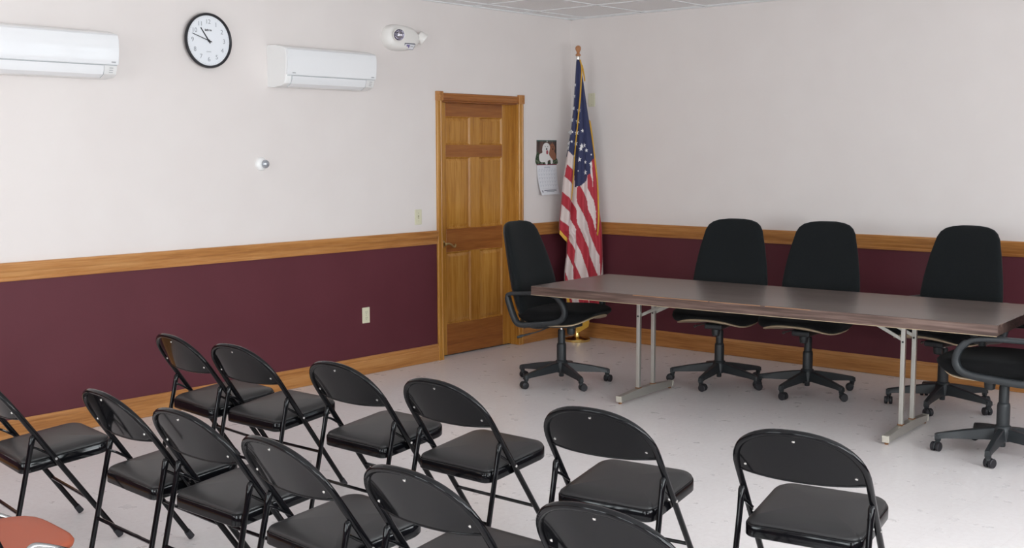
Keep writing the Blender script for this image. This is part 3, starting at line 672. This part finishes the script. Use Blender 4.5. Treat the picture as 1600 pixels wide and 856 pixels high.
for i, (x, y, yaw, ph, lab) in enumerate(OC):
    o = proto if i == 0 else copy_tree(proto)
    if i in (1, 2):      # these two have no arms
        for c in [c for c in o.children if c.name.split('.')[0] == 'armrest']:
            for g_ in list(c.children): bpy.data.objects.remove(g_)
            bpy.data.objects.remove(c)
    o.location = (x, y, 0); o.rotation_euler = (0, 0, math.radians(yaw)); o['label'] = lab
    q = Matrix.Rotation(math.radians((ph - yaw) % 72), 4, 'Z')     # the five-star base turns freely under the seat
    for c in o.children:
        if c.name.split('.')[0] in ('base_arm', 'hub'): c.matrix_local = q
        elif c.name.split('.')[0] not in ('column_sleeve', 'gas_lift'):
            pv = Matrix.Translation((0.02, 0, 0.42)); c.matrix_local = pv @ Matrix.Rotation(math.radians(-TILT[i] * (1.0 if 'back' in c.name else 0.45)), 4, 'Y') @ pv.inverted() @ Matrix.Translation((0, 0, 0.032 if i == 0 and c.name.split('.')[0] in ('backrest', 'back_shell') else 0))

# ------------------------------------------------------------------ folding chairs (front = +x, origin under the rear seat edge)
def tz(z): return 0.401 - 0.682 * z
def folding_chair(label):
    root = tag(empty('folding_chair'), label, 'folding chair', 'black folding chairs in rows')
    YH, ZS, ZT = 0.222, 0.585, 0.746
    def hoop(y_): pass
    arc = []
    n = 28
    for i in range(n + 1):
        t = PI * i / n; c, sn = math.cos(t), math.sin(t); ex = 2 / 2.35
        arc.append((math.copysign(abs(c) ** ex, c) * YH, ZS + (ZT - ZS) * abs(sn) ** ex))
    path = [(YH, 0.40), (YH, 0.50)] + arc + [(-YH, 0.50), (-YH, 0.40)]
    s = MB(); s.tube([(tz(z), y, z) for y, z in path], 0.0118, 10, cap=False); s.build('back_frame', BLK_METAL, root, smooth=60)
    # stamped steel back panel
    s = MB(); NU, NV = 24, 10; rows = []; rowb = []
    def halfw(z):
        if z <= ZS: return YH
        return YH * max(0.0, 1 - ((z - ZS) / (ZT - ZS)) ** 2.35) ** (1 / 2.35)
    def pp(u, v, off):
        zb = 0.578 - 0.012 * (1 - u * u); zt = ZT - 0.004
        # rows follow the arch so the panel meets the tube all round
        y = u * YH * 0.995; zmax = ZS + (ZT - ZS) * max(0.0, 1 - abs(u * 0.995) ** 2.35) ** (1 / 2.35) - 0.003
        z = zb + (zmax - zb) * v
        return V((tz(z) - 0.040 * (1 - abs(u) ** 2.6) * (1 - v) ** 1.05 + off, y, z))
    for j in range(NV + 1):
        rows.append([s.bm.verts.new(pp(-1 + 2 * i / NU, j / NV, -0.0012)) for i in range(NU + 1)])
        rowb.append([s.bm.verts.new(pp(-1 + 2 * i / NU, j / NV, 0.0012)) for i in range(NU + 1)])
    for j in range(NV):
        for i in range(NU):
            s.face((rows[j][i], rows[j][i + 1], rows[j + 1][i + 1], rows[j + 1][i])); s.face((rowb[j][i], rowb[j + 1][i], rowb[j + 1][i + 1], rowb[j][i + 1]))
    for i in range(NU): s.face((rows[0][i], rowb[0][i], rowb[0][i + 1], rows[0][i + 1])); s.face((rows[NV][i], rows[NV][i + 1], rowb[NV][i + 1], rowb[NV][i]))
    s.tube([pp(-1 + 2 * i / NU, 0, 0.0) for i in range(NU + 1)], 0.0042, 8)
    bk = s.build('backrest', BLK_METAL, root, smooth=60)
    for (y, z, dx) in ((0, 0.716, 0.0), (0.187, 0.602, -0.006), (-0.187, 0.602, -0.006)):
        u_ = y / (YH * 0.995); v_ = min(range(101), key=lambda k: abs(pp(u_, k / 100, 0).z - z)) / 100
        s = MB(); s.lathe([(0.0058, -0.001), (0.0052, 0.002), (0.002, 0.0036)], pp(u_, v_, -0.0014), 12, (-0.826, 0, -0.563)); s.build('rivet', STEEL, bk)
    # seat pan and cushion, sloping down to the rear
    zr, zf, x1 = 0.384, 0.4265, 0.395
    def zz(x): return zr + (zf - zr) * x / x1
    def pan(inset, dz, dome=0.0):
        out = []
        for cxx, cyy, r, a0, n_ in ((x1 - 0.075, 0.207 - 0.075, 0.075, 0, 8), (0.040, 0.202 - 0.040, 0.040, 90, 7), (0.040, -0.202 + 0.040, 0.040, 180, 7), (x1 - 0.075, -0.207 + 0.075, 0.075, 270, 8)):
            for i in range(n_ + 1):
                a = math.radians(a0 + 90 * i / n_); rr = max(r - inset, 0.004)
                k = 0 if r > inset else inset - r
                x = cxx + (rr * math.cos(a)) - (k * math.copysign(1, math.cos(a + 1e-6) if a0 in (0, 90, 180, 270) else 1) if False else 0); y = cyy + rr * math.sin(a)
                out.append((x, y))
        mx, my = x1 / 2, 0.0
        if inset > 0.04:
            f_ = 1 - (inset - 0.04) / 0.20
            out = [(mx + (x - mx) * f_, y * f_) for x, y in out]
        return [(x, y, zz(x) + dz) for x, y in out]
    s = MB(); s.loft([pan(0.030, -0.030), pan(0.012, -0.0425), pan(0.003, -0.0435), pan(0.0, -0.040), pan(0.0, -0.004), pan(0.0025, 0.0), pan(0.006, 0.001), pan(0.012, -0.002)], cap=True); s.build('seat_pan', BLK_METAL, root, smooth=35)
    s = MB(); s.loft([pan(0.008, -0.004), pan(0.005, 0.003), pan(0.007, 0.008), pan(0.013, 0.013), pan(0.026, 0.019), pan(0.045, 0.0245), pan(0.09, 0.029), pan(0.14, 0.031), pan(0.19, 0.032)]); s.build('seat_cushion', VINYL, root, smooth=60)
    # legs
    for sy in (-1, 1):
        s = MB(); s.tube([(tz(0.402), sy * YH, 0.402), (tz(0.2), sy * 0.2225, 0.2), (tz(0.022), sy * 0.2235, 0.022)], 0.0116, 10); lg = s.build('front_leg', BLK_METAL, root, smooth=60)
        d = V((-tz(0.022) + tz(0.0), 0, -0.022)).normalized(); s = MB(); s.tube([(tz(0.040), sy * 0.2235, 0.040), (tz(0.010), sy * 0.2235, 0.010)], [0.0135, 0.0148], 12); s.build('foot_cap', RUBBER, lg)
    for sy in (-1, 1):
        xr = lambda z: -0.067 + 0.2246 * z
        s = MB(); s.tube([(xr(0.02), sy * 0.226, 0.02), (xr(0.25), sy * 0.223, 0.25), (xr(0.42), sy * 0.2215, 0.42), (xr(0.46), sy * 0.2215, 0.46), (xr(0.492), sy * 0.2215, 0.492), (xr(0.502), sy * 0.2215, 0.502), (xr(0.506), sy * 0.2215, 0.506)], [0.0105, 0.0105, 0.0105, 0.0115, 0.0125, 0.0095, 0.004], 10); lg = s.build('rear_leg', BLK_METAL, root, smooth=60)
        s = MB(); s.tube([(xr(0.034), sy * 0.226, 0.034), (xr(0.004), sy * 0.226, 0.004)], [0.0125, 0.0138], 12); s.build('foot_cap', RUBBER, lg)
        s = MB(); P = spline([(xr(0.458), sy * 0.214, 0.458), (0.062, sy * 0.211, 0.446), (0.095, sy * 0.210, 0.425), (tz(0.408), sy * 0.211, 0.408)], 4); s.tube(P, 0.0062, 8, sx=0.7); s.build('hinge_link', BLK_METAL, root)
        s = MB(); s.tube([(tz(0.395), sy * 0.200, 0.395), (tz(0.395), sy * 0.236, 0.395)], 0.0055, 8); s.build('pivot_pin', STEEL, root)
    s = MB(); s.tube([(tz(0.195), -0.217, 0.195), (tz(0.195), 0.217, 0.195)], 0.0075, 8); s.build('front_stretcher', BLK_METAL, root)
    s = MB(); s.tube([(-0.067 + 0.2246 * 0.19, -0.219, 0.19), (-0.067 + 0.2246 * 0.19, 0.219, 0.19)], 0.0075, 8); s.build('rear_stretcher', BLK_METAL, root)
    return root
FC = [(-4.913, -1.427, -5.1, 'black padded folding chair at the left end of the front row, nearest the maroon wall'),
      (-4.894, -1.899, 1.4, 'second black folding chair from the left in the front row'),
      (-4.888, -2.628, 0.0, 'third black folding chair from the left in the front row'),
      (-4.881, -3.223, 0.6, 'fourth black folding chair from the left in the front row'),
      (-4.891, -3.992, 7.8, 'fifth black folding chair from the left in the front row'),
      (-4.735, -4.695, 9.4, 'black folding chair standing alone at the right end of the front row'),
      (-5.992, -1.686, -7.8, 'black folding chair at the left end of the second row, back cut off'),
      (-5.853, -2.414, -3.5, 'second black folding chair from the left in the second row'),
      (-5.851, -2.920, -0.1, 'third black folding chair from the left in the second row'),
      (-5.896, -3.504, -4.1, 'fourth black folding chair from the left in the second row'),
      (-5.859, -4.075, 0.4, 'fifth black folding chair from the left in the second row'),
      (-5.787, -4.695, 3.6, 'black folding chair at the right end of the second row, only its back showing')]
proto = folding_chair(FC[0][3])
for i, (x, y, yaw, lab) in enumerate(FC):
    o = proto if i == 0 else copy_tree(proto)
    o.location = (x, y, 0); o.rotation_euler = (0, 0, math.radians(yaw)); o['label'] = lab

# ------------------------------------------------------------------ orange chair in the bottom left corner
oc_ = tag(empty('stacking_chair', (-6.80, -2.865, 0), math.radians(-4)), 'orange plastic-seat chair with chrome frame in the bottom left corner', 'chair')
def orr(k, z, fr=0.0):
    out = []
    for i in range(40):
        a = i * 2 * PI / 40; c, sn = math.cos(a), math.sin(a); ex = 4.2
        r = (abs(c) ** ex + abs(sn) ** ex) ** (-1 / ex); x, y = r * c, r * sn
        out.append((0.205 + x * 0.205 * k, y * 0.212 * k * (1 + 0.02 * x), z - fr * max(0, x) ** 4))
    return out
s = MB(); s.loft([orr(0.90, 0.418), orr(0.98, 0.420), orr(1.0, 0.427), orr(1.0, 0.434), orr(0.985, 0.440), orr(0.93, 0.443), orr(0.6, 0.441), orr(0.25, 0.439)]); s.build('seat', ORANGE, oc_, smooth=50)
s = MB(); NU = 14
rws = []
for off in (-0.006, 0.006):
    for v in range(9):
        z = 0.60 + 0.20 * v / 8; rws.append([(-0.030 - 0.22 * (z - 0.58) - 0.030 * (1 - (2 * i / NU - 1) ** 2) + off, (2 * i / NU - 1) * 0.20 * (1 - 0.12 * (v / 8) ** 3), z) for i in range(NU + 1)])
a = [s.ring(r) for r in rws[:9]]; b = [s.ring(r) for r in rws[9:]]
for j in range(8):
    for i in range(NU): s.face((a[j][i], a[j][i + 1], a[j + 1][i + 1], a[j + 1][i])); s.face((b[j][i], b[j + 1][i], b[j + 1][i + 1], b[j][i + 1]))
for i in range(NU): s.face((a[0][i], b[0][i], b[0][i + 1], a[0][i + 1])); s.face((a[8][i], a[8][i + 1], b[8][i + 1], b[8][i]))
for j in range(8): s.face((a[j][0], a[j + 1][0], b[j + 1][0], b[j][0])); s.face((a[j][NU], b[j][NU], b[j + 1][NU], a[j + 1][NU]))
s.build('backrest', ORANGE, oc_, smooth=50)
for sy in (-1, 1):
    Y = sy * 0.236
    s = MB(); s.tube(spline([(0.13, Y, 0.012), (0.180, Y, 0.20), (0.208, Y, 0.40), (0.212, Y, 0.448), (0.226, Y, 0.468), (0.25, Y, 0.468), (0.31, Y, 0.444), (0.36, Y * 0.93, 0.416), (0.37, Y * 0.8, 0.410)], 6), 0.0105, 12); s.build('side_hoop', CHROME, oc_)
    s = MB(); s.tube(spline([(0.40, Y, 0.012), (0.36, Y, 0.22), (0.325, Y * 0.97, 0.400), (0.30, Y * 0.85, 0.412)], 6), 0.0115, 12); s.build('front_leg', CHROME, oc_)
    s = MB(); s.tube(spline([(0.165, Y * 0.96, 0.405), (0.115, Y * 0.99, 0.53), (0.03, Y * 0.97, 0.66), (-0.055, Y * 0.90, 0.79)], 6), 0.012, 10); s.build('back_upright', BLK_METAL, oc_)

# ------------------------------------------------------------------ flag on its floor stand in the corner
FX, FY = -0.225, -0.254
fl = tag(empty('flag_stand', (FX, FY, 0)), 'wooden flag pole with round finial on a round brass base in the corner', 'flag pole')
s = MB(); s.lathe([(0.112, 0.0), (0.114, 0.006), (0.114, 0.020), (0.106, 0.026), (0.060, 0.031), (0.030, 0.040), (0.024, 0.060), (0.022, 0.120), (0.016, 0.124)], (0, 0, 0), 48); s.build('base', BRASS, fl)
s = MB(); s.lathe([(0.0125, 0.11), (0.0125, 2.41)], (0, 0, 0), 16); s.build('pole', POLEW, fl)
s = MB(); s.lathe([(0.014, 2.405), (0.0145, 2.41), (0.0145, 2.452), (0.011, 2.456)], (0, 0, 0), 16); s.build('ferrule', STEEL, fl)
s = MB(); s.lathe([(0.010, 2.452), (0.022, 2.458), (0.024, 2.466), (0.016, 2.473), (0.012, 2.482), (0.016, 2.494), (0.023, 2.508), (0.025, 2.520), (0.022, 2.533), (0.012, 2.543), (0.003, 2.545)], (0, 0, 0), 24); s.build('finial', FINIAL, fl)

LAT, DEP = V((0.754, -0.657, 0)).normalized(), V((-0.657, -0.754, 0)).normalized()   # across the flag, and out of the corner
def yz(b):   # drawing row (units of 0.7 mm) -> height
    tab = [(-1120, 2.467), (-1050, 2.416), (-933, 2.335), (-467, 2.010), (78, 1.628), (482, 1.342), (1011, 0.966), (1478, 0.632), (1882, 0.340), (2300, 0.04)]
    for (b0, z0), (b1, z1) in zip(tab, tab[1:]):
        if b <= b1: return z0 + (z1 - z0) * (b - b0) / (b1 - b0)
    return tab[-1][1]
def xl(a): return (a - 303.3) * 0.000709
def lerp(t, x):
    if x <= t[0][0]: return t[0][1]
    for (x0, y0), (x1, y1) in zip(t, t[1:]):
        if x <= x1: return y0 + (y1 - y0) * (x - x0) / (x1 - x0)
    return t[-1][1]
LEFT = [(-1070, 286), (-1050, 284), (-780, 268), (-467, 249), (-233, 222), (78, 171), (389, 124), (700, 97), (895, 78), (1005, 74), (1090, 160), (1125, 172), (1290, 166), (1500, 143), (1600, 142), (1700, 155), (1900, 170)]
RIGHT = [(-1070, 319), (-1050, 327), (-933, 342), (-780, 366), (-620, 390), (-390, 424), (-233, 451), (78, 500), (389, 545), (700, 565), (895, 590), (1011, 606), (1250, 614), (1478, 620), (1600, 626), (1900, 632)]
CREASE = [(-1070, 300), (-467, 285), (0, 268), (390, 244), (700, 218), (900, 205), (1100, 180), (1300, 172)]
B0, B1 = -1062, 1905
def depth(a, b):
    L_, R_ = lerp(LEFT, b), lerp(RIGHT, b); u = (a - L_) / max(R_ - L_, 1); g = min(1.0, max(0.12, (b + 1062) / 1500))
    base = 0.050 * math.sqrt(max(0.0, 1 - (2 * u - 1) ** 2)) * g + 0.016
    cr_ = lerp(CREASE, b); fold = 0.0
    if b < 1120: fold -= 0.026 * g * math.exp(-((a - cr_) / 16.0) ** 2)
    ph = 2 * PI * (2.35 * u - 0.10 * (b / 1000.0)) + 0.6
    fold += 0.017 * g * math.sin(ph) * min(1, u * 6) * min(1, (1 - u) * 6) + 0.006 * g * math.sin(2.3 * ph + b * 0.002)
    return base + fold
RED = [[(160, 205), (242, 285), (242, 462), (132, 350)],
       [(112, 540), (220, 645), (272, 755), (278, 910), (340, 1038), (415, 1218), (430, 1298), (545, 1553), (600, 1700), (632, 1905), (430, 1905), (428, 1890), (425, 1570), (390, 1458), (340, 1288), (270, 1148), (268, 988), (210, 878), (205, 795), (98, 690)],
       [(82, 878), (188, 962), (190, 1123), (257, 1243), (246, 1388), (290, 1478), (330, 1573), (430, 1890), (430, 1910), (320, 1910), (234, 1578), (230, 1438), (168, 1293), (172, 1130), (165, 1105), (70, 1005)],
       [(136, 1495), (172, 1586), (226, 1890), (226, 1910), (195, 1910), (130, 1580)],
       [(275, 480), (312, 465), (408, 650), (415, 745), (485, 888), (500, 968), (540, 1075), (612, 1200), (614, 1338), (580, 1553), (574, 1553), (560, 1318), (520, 1238), (440, 1058), (410, 918), (375, 856), (275, 655)],
       [(408, 395), (412, 335), (445, 318), (468, 400), (474, 470), (480, 500), (478, 400), (468, 250), (462, 160), (497, 120), (520, 300), (560, 600), (590, 850), (606, 960), (620, 1250), (612, 1340), (535, 1075), (518, 1000), (515, 778), (490, 645), (412, 500)]]
BLUE = [[(100, -1300), (700, -1300), (600, -400), (500, 125), (466, 155), (445, 200), (447, 318), (410, 335), (400, 397), (310, 470), (258, 478), (250, 125), (183, 48), (100, -60)]]
def inside(P, x, y):
    c = False; n = len(P)
    for i in range(n):
        (x0, y0), (x1, y1) = P[i], P[i - 1]
        if (y0 > y) != (y1 > y) and x < (x1 - x0) * (y - y0) / (y1 - y0) + x0: c = not c
    return c
def fpt(a, b, off=0.0):
    return LAT * xl(a) + DEP * (depth(a, b) + off) + V((0, 0, yz(b)))
fg = tag(empty('flag', (FX, FY, 0)), 'draped red, white and blue flag with gold fringe hanging from the corner pole', 'flag')
s = MB(); NC, NR = 84, 300
F_ = []; Bk = []
for j in range(NR + 1):
    b = B0 + (B1 - B0) * j / NR; L_, R_ = lerp(LEFT, b), lerp(RIGHT, b)
    if b > 1005: bb = b
    F_.append([s.bm.verts.new(fpt(L_ + (R_ - L_) * i / NC, b)) for i in range(NC + 1)])
    Bk.append([s.bm.verts.new(LAT * xl(L_ + (R_ - L_) * i / NC) - DEP * (0.016 + 0.045 * min(1, j / 150) * math.sin(PI * i / NC)) + V((0, 0, yz(b)))) for i in range(NC + 1)])
for j in range(NR):
    b = B0 + (B1 - B0) * (j + 0.5) / NR; L_, R_ = lerp(LEFT, b), lerp(RIGHT, b)
    for i in range(NC):
        a = L_ + (R_ - L_) * (i + 0.5) / NC
        s.mi = 1
        if any(inside(P, a, b) for P in BLUE): s.mi = 2
        elif any(inside(P, a, b) for P in RED): s.mi = 0
        s.face((F_[j][i], F_[j][i + 1], F_[j + 1][i + 1], F_[j + 1][i]))
        s.face((Bk[j][i], Bk[j + 1][i], Bk[j + 1][i + 1], Bk[j][i + 1]))
    s.face((F_[j][0], F_[j + 1][0], Bk[j + 1][0], Bk[j][0])); s.face((F_[j][NC], Bk[j][NC], Bk[j + 1][NC], F_[j + 1][NC]))
# stars sewn on the blue field
STARS = [(243, -752, .6), (226, -616, .6), (213, -470, .7), (191, -329, .7), (171, -181, 1), (166, -46, 1), (160, 12, .9), (305, -450, .9), (293, -315, 1), (280, -177, 1), (345, -200, .8), (268, -46, 1), (336, -17, 1), (370, -23, .9), (216, -70, .6), (248, 105, .7), (322, 18, 1), (397, 38, .8), (305, 148, 1), (382, 180, .8), (449, 200, .8), (379, 304, 1.05), (290, 285, .4), (455, 90, .5), (225, -185, .6)]
s.mi = 3
for (a, b, k) in STARS:
    k *= 1.15; c = []
    for i in range(10):
        t = PI / 2 + i * PI / 5 + 0.12; r = (30 if i % 2 == 0 else 12.5) * k
        aa, bb_ = a + r * math.cos(t) * (0.8 if k > 0.6 else 0.6), b - r * math.sin(t)
        aa = min(max(aa, lerp(LEFT, bb_) + 3), lerp(RIGHT, bb_) - 3)
        c.append(s.bm.verts.new(fpt(aa, bb_, 0.0022)))
    ctr = s.bm.verts.new(fpt(a, b, 0.0030))
    for i in range(10): s.face((c[i], c[(i + 1) % 10], ctr))
s.build('flag_cloth', [FL_RED, FL_WHITE, FL_BLUE, FL_STAR], fg, smooth=70)
def fringe(pts, r, off=0.004, name='fringe'):
    s = MB(); s.tube(spline([fpt(a, b, off) for a, b in pts], 6), r, 8); return s.build(name, FL_GOLD, fg)
fringe([(320, -1060), (341, -958), (333, -790), (317, -583), (300, -380), (284, -180), (268, 0), (256, 130), (248, 300), (233, 470), (213, 640)], 0.0065)
s = MB(); s.tube(spline([fpt(a, b, 0.0) + DEP * 0.002 for a, b in ((345, -1000), (356, -955), (371, -875), (380, -800))], 6), [0.004] + [0.006] * 17 + [0.003], 8); s.build('fringe', FL_GOLD, fg)
s = MB(); s.tube(spline([fpt(a, b, 0.006) for a, b in ((440, -330), (468, -160), (488, 0), (514, 250), (538, 480), (545, 700), (546, 850), (541, 960), (535, 1070))], 6), [0.003] + [0.0075] * 47 + [0.003], 8); s.build('fringe', FL_GOLD, fg)
def fr_strip(path, drop, name='fringe'):
    s = MB(); top = [fpt(a, b, 0.003) for a, b in path]; n = len(top)
    A = s.ring(top); Bt = s.ring([p + LAT * xl(303.3 + dx) + V((0, 0, -drop * 0.000709 * 1.0)) for p, dx in zip(top, [-6] * n)])
    C2 = s.ring([p.co + DEP * 0.004 for p in A]); D2 = s.ring([p.co + DEP * 0.004 for p in Bt])
    for i in range(n - 1):
        s.face((A[i], A[i + 1], Bt[i + 1], Bt[i])); s.face((C2[i], D2[i], D2[i + 1], C2[i + 1])); s.face((Bt[i], Bt[i + 1], D2[i + 1], D2[i])); s.face((A[i], C2[i], C2[i + 1], A[i + 1]))
    s.face((A[0], Bt[0], D2[0], C2[0])); s.face((A[-1], C2[-1], D2[-1], Bt[-1])); return s.build(name, FL_GOLD, fg)
fr_strip([(76, 998), (100, 1026), (130, 1060), (160, 1088), (176, 1108)], 50)
s = MB(); s.tube(spline([fpt(168, 1800, 0.0), fpt(180, 1850, 0.002), fpt(186, 1900, 0.004)], 4), 0.014, 8); s.build('fringe', FL_GOLD, fg)
# the lowest corner of the flag trails to just above the base, ending in fringe
s = MB(); q = [LAT * -0.04 + V((0, 0, 0.33)), LAT * 0.085 + V((0, 0, 0.33)), LAT * 0.095 + V((0, 0, 0.14)), LAT * 0.02 + V((0, 0, 0.095)), LAT * -0.035 + V((0, 0, 0.15))]
s.loft([[p + DEP * 0.034 for p in q], [p + DEP * 0.030 for p in q]]); s.build('trailing_corner', FL_WHITE, fg)
s = MB(); q = [LAT * 0.100 + V((0, 0, 0.185)), LAT * -0.02 + V((0, 0, 0.150)), LAT * -0.010 + V((0, 0, 0.070)), LAT * 0.092 + V((0, 0, 0.128))]
s.loft([[p + DEP * 0.040 for p in q], [p + DEP * 0.029 for p in q]]); s.build('fringe', FL_GOLD, fg)
